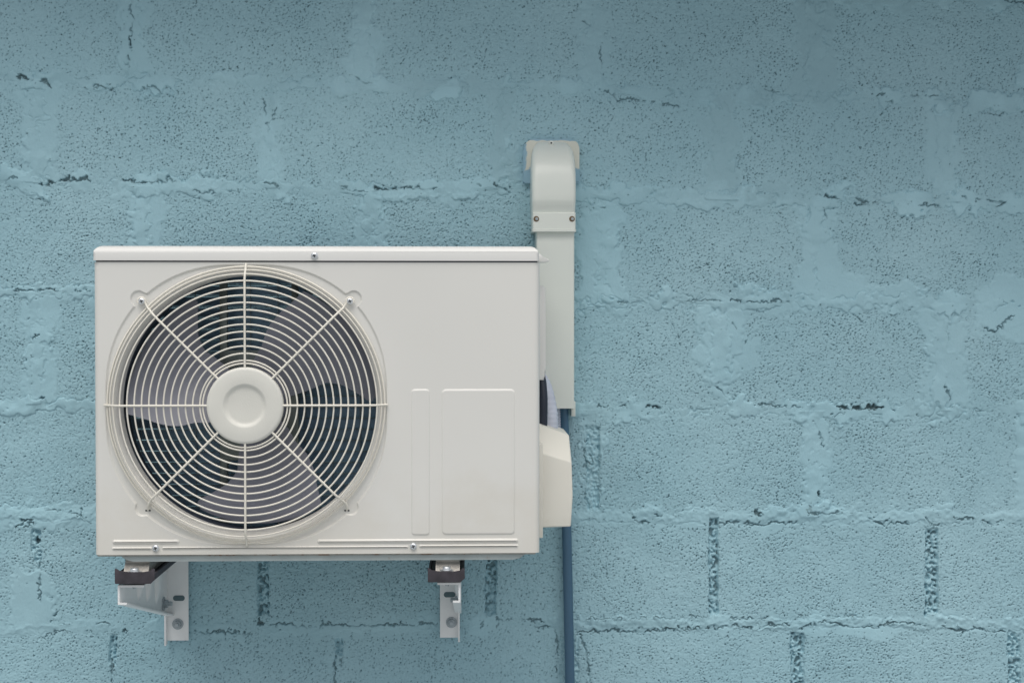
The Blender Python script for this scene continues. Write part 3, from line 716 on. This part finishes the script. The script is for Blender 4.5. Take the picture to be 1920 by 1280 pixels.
bm.faces.new((vb[0], vback[0], vback[1], vb[1])); bm.faces.new((vb[1], vback[1], vback[2], va[1]))
bm.faces.new((va[1], vback[2], vback[3], va[2])); bm.faces.new((va[2], vback[3], vback[4], va[3]))
bm.faces.new((va[3], vback[4], vback[5], va[4])); bm.faces.new((va[4], vback[5], vback[0], vb[0], va[0])); bm.faces.new(vback[::-1])
bmesh.ops.recalc_face_normals(bm, faces=bm.faces[:])
bmesh.ops.bevel(bm, geom=bm.edges[:], offset=0.0028, segments=4, affect='EDGES', profile=0.5)
valve = obj('valve_cover', bm, M_VALVE, ac, 50)
bm = NB()
p0, p1 = P(1008, 830, -0.33), P(1017.5, 1006, -0.33)
box(bm, p0.x, p1.x, -0.342, -0.14, p1.z, p0.z, 0.0015)
obj('valve_base_plate', bm, M_VALVE, valve)

# feet with bolts
for side, (xa, xb, zt, zb) in (('l', (233, 279, 1050, 1077)), ('r', (817, 862, 1048, 1074))):
    yf = YF + 0.012
    x0, x1 = px_x(xa, 1064, yf), px_x(xb, 1064, yf); z1, z0 = px_z(0.5*(xa+xb), zt, yf), px_z(0.5*(xa+xb), zb, yf)
    bm = NB()
    prism(bm, [(yf - 0.010, z0), (yf - 0.010, z0 + 0.0022), (yf + 0.008, z1 - 0.006), (yf + 0.008, z1), (YB - 0.02, z1), (YB - 0.02, z0)], x0, x1, axis='x', bev=0.0016)
    foot = obj('foot', bm, M_FOOT, ac)
    c = Vector((0.5*(x0+x1) - 0.002, yf - 0.0065, z0 + 0.0085))
    bm = NB()
    box(bm, c.x - 0.013, c.x + 0.012, yf - 0.016, yf - 0.004, z0 + 0.0005, z0 + 0.0055, 0.001)
    obj('bolt_seat', bm, M_RUST, foot)
    bm = NB()
    lathe(bm, c, [(0, -0.003), (0.0122, -0.003), (0.0122, -0.0004), (0.0072, -0.0002), (0.0072, 0.0036), (0.0060, 0.0048), (0, 0.0048)], 18, axis='z')
    obj('bolt', bm, M_ZINC, foot, 50)

# ------------------------------------------------------------------ rails under the feet
def rail(xa, xb, zt, zb, label, seed):
    y0 = YF - 0.014
    x0, x1 = px_x(xa, 1080, y0), px_x(xb, 1080, y0); z1, z0 = px_z(0.5*(xa+xb), zt, y0), px_z(0.5*(xa+xb), zb, y0)
    t = thing('mounting_rail', (0.5*(x0+x1), -0.25, z0), label, 'rail', 'dark mounting rails under the air conditioner')
    bm = NB()
    pts = [(x0, z0 + 0.001), (x0 + 0.002, z0), (x1 - 0.007, z0), (x1, z0 + 0.007), (x1, z1 + 0.004), (x1 - 0.0035, z1 + 0.0055), (x1 - 0.008, z1 + 0.0005),
           (x1 - 0.02, z1 - 0.0008), (x0 + 0.022, z1 - 0.0006), (x0 + 0.008, z1 + 0.0008), (x0 + 0.0035, z1 + 0.0050), (x0, z1 + 0.0055)]
    prism(bm, pts, y0, y0 + 0.004, bev=0.0006)
    obj('end_plate', bm, M_RAIL, t)
    bm = NB()
    prism(bm, [(x0 + 0.0006, z0 + 0.0006), (x1 - 0.0072, z0 + 0.0006), (x1 - 0.0006, z0 + 0.0072), (x1 - 0.0006, z0 + 0.0165), (x1 - 0.0040, z0 + 0.0165), (x1 - 0.0040, z0 + 0.009),
               (x0 + 0.0040, z0 + 0.009), (x0 + 0.0040, z0 + 0.0165), (x0 + 0.0006, z0 + 0.0165)], y0 + 0.0042, -0.09, bev=0.0004)
    obj('channel', bm, M_RAIL, t)
rail(215, 290, 1071.5, 1094, 'dark brown steel rail under the left foot, on the left wall bracket', 1)
rail(802, 871.5, 1070.5, 1091, 'dark brown steel rail under the right foot, on the right wall bracket', 2)

# ------------------------------------------------------------------ wall brackets
def bracket(s, label, web_px, top_px, lip_px, ztop, zfb, zwb, plate, zpl, flange_bot, slot, bolt, nut):
    """s = +1: web on the left side of the arm, -1: on the right"""
    yf = YF - 0.006; th = 0.0038; yp = -0.0085
    xw = px_x(web_px, 1110, yf); zt = px_z(web_px, ztop, yf); zf = px_z(web_px, zfb, yf); zw = px_z(plate[0], zwb, 0)
    xt = px_x(top_px, 1100, yf); xl = px_x(lip_px, 1130, yf)
    xp0, xp1 = px_x(plate[0], 1150, yp), px_x(plate[1], 1150, yp)
    z0 = px_z(0.5*sum(plate), zpl, yp)
    t = thing('wall_bracket', (0.5*(xp0+xp1), yp, z0), label, 'bracket', 'white steel brackets carrying the air conditioner')
    arm = NB()
    # web: tall at the wall, low at the tip
    prism(arm, [(yf, zf + 0.003), (yf, zt), (yp - 0.003, zt), (yp - 0.003, zw)], xw - th/2, xw + th/2, axis='x', bev=0.0008)
    xi, xo = sorted((xw - s*th/2, xt))
    prism(arm, [(yf - 0.0004, zt - th), (yf - 0.0004, zt), (yp - 0.004, zt), (yp - 0.004, zt - th)], xi, xo, axis='x', bev=0.0009)
    xi, xo = sorted((xw - s*th/2, xl)); dz = th
    prism(arm, [(yf - 0.0004, zf), (yf - 0.0004, zf + dz), (yp - 0.004, zw + dz), (yp - 0.004, zw)], xi, xo, axis='x', bev=0.0009)
    a = obj('arm', arm, M_BRACKET, t)
    # pressed crescent ribs on the web
    for k, fy in enumerate((0.38, 0.56, 0.75)):
        bm = NB(); yc = yf + (yp - yf) * fy; zlo = zf + (zw - zf) * fy
        za, zb = zt - 0.005, zlo + 0.020; n = 14
        rows = []
        for i in range(n + 1):
            u = i / n; z = za + (zb - za) * u; bow = math.sin(math.pi * u); yy = yc - 0.012 * bow * 0 + 0.016 * (u - 0.35)**2 * -1.2
            hw = 0.0190 * max(bow, 0.02)**0.55; hh = 0.0085 * max(bow, 0.02)**0.6
            rows.append([bm.verts.new((xw + s*(th/2 - 0.0003 + hh*math.sin(math.pi*q/6)), yy - hw*math.cos(math.pi*q/6), z)) for q in range(7)])
        for A, B in zip(rows, rows[1:]):
            for q in range(6): bm.faces.new((A[q], A[q+1], B[q+1], B[q]))
        obj('pressed_rib', bm, M_BRACKET, a, 80)
    # end of the rail bolt below the top flange
    xb_ = px_x(252 if s > 0 else 838.5, 1104, -0.36)
    bm = NB(); lathe(bm, (xb_, -0.36, zt - th), [(0, 0.0005), (0.0036, 0.0005), (0.0036, -0.0095), (0.0028, -0.0105), (0, -0.0105)], 14, axis='z')
    obj('rail_bolt_end', bm, M_ZINC2, a, 50)
    # wall plate: an angle with a flange along the web side
    zt_p = zt + 0.035
    bm = NB(); box(bm, xp0, xp1, yp - 0.003, yp, z0, zt_p, 0.0008)
    plate_o = obj('wall_plate', bm, M_BRACKET, t)
    xfl = xp0 if s > 0 else xp1 - 0.003
    zfl = px_z(0.5*sum(plate), flange_bot, yp)
    bm = NB(); box(bm, xfl - 0.0004, xfl + 0.0032, yp - 0.015, yp + 0.0008, zfl, zt - 0.02, 0.0008)
    obj('plate_flange', bm, M_BRACKET, plate_o)
    # oval slot: solid plug with the slot's shade put into its colour
    c = P(slot[0], slot[1], yp - 0.003); hw, hr = 0.0062, 0.0056
    def oval(r): return [(c.x + (hw if math.cos(q) > 0 else -hw) + r*math.cos(q), c.z + r*math.sin(q)) for q in [2*math.pi*i/28 + 0.01 for i in range(28)]]
    bm = NB(); prism(bm, oval(hr), yp - 0.0035, yp - 0.002)
    obj('oval_slot', bm, M_SLOT2, plate_o, smooth=False)
    # anchor bolt: washer, nut, stud
    c = P(bolt[0], bolt[1], yp - 0.003)
    bm = NB(); lathe(bm, c, [(0, 0.0005), (0.0112, 0.0005), (0.0112, -0.0014), (0.0105, -0.0020), (0.007, -0.0020)], 32)
    lathe(bm, (c.x, c.y - 0.002, c.z), [(0.0078, 0.0005), (0.0078, -0.0052), (0.0068, -0.0062), (0.004, -0.0062)], 6, a0=0.3)
    lathe(bm, (c.x, c.y - 0.002, c.z), [(0.0042, -0.001), (0.0042, -0.0105), (0.0034, -0.0115), (0, -0.0115)], 20)
    obj('anchor_bolt', bm, M_ZINC2, plate_o, 40)
    # cross bolt through the web close to the wall
    c = P(nut[0], nut[1], yp - 0.045); c.x = xw + s*th/2
    bm = NB(); lathe(bm, c, [(0, 0), (0.0135, 0), (0.0135, s*0.0025), (0.0085, s*0.0025)], 28, axis='x')
    lathe(bm, c, [(0.0085, s*0.002), (0.0085, s*0.0095), (0.0045, s*0.0095)], 6, axis='x')
    lathe(bm, c, [(0.0045, s*0.006), (0.0045, s*0.018), (0, s*0.0185)], 16, axis='x')
    obj('arm_bolt', bm, M_ZINC2, a, 40)
    return t
M_SLOT2 = mat('slot_shade', (0.10, 0.16, 0.18), 0.7)
M_ZINC2 = mat('dull_zinc', (0.40, 0.45, 0.48), 0.42, metal=0.35, var=0.12, vscale=120)
bracket(1, 'white steel bracket at left, its ribbed arm seen from inside', 222.5, 270, 238, 1096.5, 1133, 1152, (311, 354), 1199.5, 1207, (335.5, 1120.5), (333.5, 1169), (317, 1131))
bracket(-1, 'white steel bracket at right, its arm seen end on', 861.5, 820, 849, 1091.5, 1129, 1147, (825, 862), 1194, 1200, (843, 1114), (846.5, 1166), (853, 1124))

# ------------------------------------------------------------------ line-set duct with its wall elbow
YD = -0.070
duct = thing('pipe_duct', P(1041, 770, 0), 'grey white plastic pipe duct with curved elbow top entering the wall', 'pipe duct')
def usec(cx, w_, d, rc, n=7):
    pts = [(cx - w_, 0.0)]
    for i in range(n + 1):
        a = R(180 - 90 * i / n); pts.append((cx - w_ + rc + rc*math.cos(a), -(d - rc + rc*math.sin(a))))
    for i in range(n + 1):
        a = R(90 - 90 * i / n); pts.append((cx + w_ - rc + rc*math.cos(a), -(d - rc + rc*math.sin(a))))
    pts.append((cx + w_, 0.0)); return pts
def loft(bm, secs):
    rows = [[bm.verts.new((x, y, z)) for x, y in s] for z, s in secs]
    for A, B in zip(rows, rows[1:]):
        for k in range(len(A) - 1): bm.faces.new((A[k], A[k+1], B[k+1], B[k]))
    bm.faces.new(rows[0]); bm.faces.new(rows[-1][::-1])
KW = D_WALL / F_PX
xd0, xd1 = px_x(1005.5, 600, YD), px_x(1077, 600, YD); xdc = 0.5*(xd0+xd1); wd = 0.5*(xd1-xd0)
bm = NB()
loft(bm, [(px_z(1041, q, YD), usec(xdc, wd, -YD, 0.004)) for q in (430, 500, 600, 700, 765.5)])
obj('straight_duct', bm, M_DUCT, duct, 40)
bm = NB()
p0, p1 = P(1069, 760, -0.02), P(1077, 778.5, -0.02)
box(bm, p0.x, p1.x, -0.050, -0.004, p1.z, p0.z + 0.01, 0.001)
obj('back_channel', bm, M_DUCT, duct)
xe = px_x(1037.5, 350, -0.06)
tab = [(264.5,16,3,2),(265.2,22,9,4),(267,27,16,6),(270,31,24,8),(275,35,34,11),(282,38,46,13),(291,39.6,57,14),(302,40.4,67,13),(315,40.8,75,11),(330,41,81,10),(348,41,84.5,9),(365,40.8,85.5,9),(374,40.6,85.3,8.5),(378,40.5,84.4,8),(388,40.2,79.8,7.5),(396,40,76,6),(400,39.8,75,5),(401,39.8,75,5)]
def zz(q, d): return px_z(1037, q, -d*0.001)
bm = NB()
loft(bm, [(zz(q, d), usec(xe, w_*KW*0.985, d*0.001, rc*0.001)) for q, w_, d, rc in tab])
elbow = obj('elbow', bm, M_DUCT, duct, 60)
bm = NB()
loft(bm, [(zz(q, d), usec(xe + 0.0006, w_*KW*0.985, d*0.001, 0.004)) for q, w_, d in ((398.5,40,76.5),(399.2,40.2,77.3),(429.5,40.2,77.3),(429.8,40.8,79.3),(434,40.8,79.3),(434.8,40.5,78.4))])
collar = obj('collar', bm, M_DUCT, duct, 30)
for px in (1005.5, 1072.5):
    c = P(px, 410.5, -0.0775); bm = NB()
    lathe(bm, c, [(0.0056, 0.0004), (0.0056, -0.0004), (0.0046, -0.0006), (0, -0.0006)], 24); so = obj('screw_hole', bm, M_BROWN, collar, 50)
    screw('collar_screw', (c.x + (0.0008 if px < 1040 else -0.0008), c.y - 0.0004, c.z + 0.0004), 0.0029, M_ZINC2, collar) if False else None
    bm = NB(); lathe(bm, (c.x + 0.0008, c.y - 0.0005, c.z), [(0.0030, 0.0002), (0.0028, -0.0010), (0, -0.0016)], 16); obj('screw', bm, M_ZINC2, so)
c = P(1033.5, 268.6, -0.026); bm = NB()
lathe(bm, c, [(0.0052, 0.004), (0.0050, -0.0016), (0.0042, -0.0024), (0, -0.0024)], 24); bos = obj('fixing_boss', bm, M_DUCT, elbow, 60)
bm = NB(); lathe(bm, (c.x, c.y - 0.0024, c.z), [(0.0019, 0.0003), (0.0019, -0.0003), (0, -0.0003)], 16); obj('boss_hole', bm, M_SLOT, bos)
# wall flange, half of it caught by the wall paint
M_FLANGE = bpy.data.materials.new('ivory_flange_with_paint'); M_FLANGE.use_nodes = True
t = M_FLANGE.node_tree; b = t.nodes['Principled BSDF']; N = t.nodes.new; K = t.links.new
gp = N('ShaderNodeTexCoord'); s3 = N('ShaderNodeSeparateXYZ'); K(gp.outputs['Generated'], s3.inputs[0])
nn = N('ShaderNodeTexNoise'); nn.inputs['Scale'].default_value = 5; nn.inputs['Detail'].default_value = 5; K(gp.outputs['Generated'], nn.inputs['Vector'])
def mth(op, a, b_):
    n = N('ShaderNodeMath'); n.operation = op
    for i, v in enumerate((a, b_)):
        if isinstance(v, (int, float)): n.inputs[i].default_value = v
        else: K(v, n.inputs[i])
    return n.outputs[0]
nz_ = mth('MULTIPLY', mth('SUBTRACT', nn.outputs['Fac'], 0.5), 0.45)
lowp = mth('SUBTRACT', 0.34, s3.outputs['Z'])                         # lower part
left = mth('MULTIPLY', mth('SUBTRACT', 0.055, s3.outputs['X']), 2.2)  # left rim
topp = mth('MULTIPLY', mth('SUBTRACT', s3.outputs['Z'], 0.955), 3.0)  # top rim
mask = mth('ADD', mth('MAXIMUM', mth('MAXIMUM', lowp, left), topp), nz_)
mp = N('ShaderNodeMapRange'); mp.inputs['From Min'].default_value = -0.02; mp.inputs['From Max'].default_value = 0.03; K(mask, mp.inputs['Value'])
mi = N('ShaderNodeMix'); mi.data_type = 'RGBA'; mi.inputs['A'].default_value = (0.67, 0.68, 0.60, 1); mi.inputs['B'].default_value = (0.27, 0.45, 0.56, 1)
K(mp.outputs[0], mi.inputs['Factor']); K(mi.outputs['Result'], b.inputs['Base Color']); b.inputs['Roughness'].default_value = 0.4
xf0, xf1 = px_x(981, 300, -0.006), px_x(1086, 300, -0.006); zf0, zf1 = px_z(1034, 344, -0.006), px_z(1034, 261.5, -0.006)
pts = []
for cx, cz, r, a0 in ((xf1 - 0.018, zf1 - 0.018, 0.018, 0), (xf0 + 0.022, zf1 - 0.022, 0.022, 90), (xf0 + 0.002, zf0 + 0.002, 0.002, 180), (xf1 - 0.002, zf0 + 0.002, 0.002, 270)):
    for i in range(9):
        a = R(a0 + 90*i/8); pts.append((cx + r*math.cos(a), cz + r*math.sin(a)))
bm = NB(); prism(bm, pts, 0.006, -0.011, bev=0.003, seg=3)
obj('wall_flange', bm, M_FLANGE, duct, 50)

# ------------------------------------------------------------------ pipes
def smooth_path(pts, n=10):
    pts = [Vector(p) for p in pts]; q = [pts[0]] + pts + [pts[-1]]; out = []
    for i in range(1, len(q) - 2):
        for k in range(n):
            t = k / n; a, b, c, d = q[i-1], q[i], q[i+1], q[i+2]
            out.append(0.5*((2*b) + (c - a)*t + (2*a - 5*b + 4*c - d)*t*t + (3*b - a - 3*c + d)*t**3))
    out.append(q[-2]); return out
bm = NB()
tube(bm, smooth_path([P(1056, 745, -0.040), P(1057.5, 800, -0.036), P(1061, 930, -0.028), P(1064, 1060, -0.024), P(1067, 1200, -0.022), P(1069.5, 1330, -0.022), P(1071, 1480, -0.022)]), 0.0098, 20)
o = obj('conduit_pipe', bm, M_PIPE, None, 60); tag(o, 'blue grey pipe running from duct down the wall behind valve cover', 'pipe')
bm = NB()
path = smooth_path([P(1030, 845, -0.20), P(1031, 800, -0.205), P(1029, 765, -0.20), P(1019, 725, -0.185), P(1003, 700, -0.15), P(1000, 695, -0.10), P(1012, 725, -0.05), P(1018, 745, -0.04)], 14)
rad = [0.0155 + 0.0006*math.sin(i*1.9) for i in range(len(path))]
tube(bm, path, rad, 20)
o = obj('wrapped_pipe', bm, M_WRAP, None, 60); tag(o, 'white tape wrapped pipe bundle curving out of the valve cover', 'pipe')
bm = NB()
tube(bm, smooth_path([P(1017, 840, -0.25), P(1018, 780, -0.25), P(1018, 740, -0.245), P(1014, 705, -0.22), P(1004, 680, -0.17)]), 0.0085, 16)
o = obj('insulated_pipe', bm, M_FOAM, None, 60); tag(o, 'thin black foam pipe between casing side and white wrapped pipe', 'pipe')
bm = NB()
path = [P(1045.5, 750 + i * 1.25, -0.040) for i in range(88)]
tube(bm, path, [0.0068 + 0.0009*math.sin(i*1.7) for i in range(88)], 16)
o = obj('corrugated_hose', bm, M_WRAP, None, 60); tag(o, 'narrow pale corrugated hose below the duct, beside the blue pipe', 'hose')
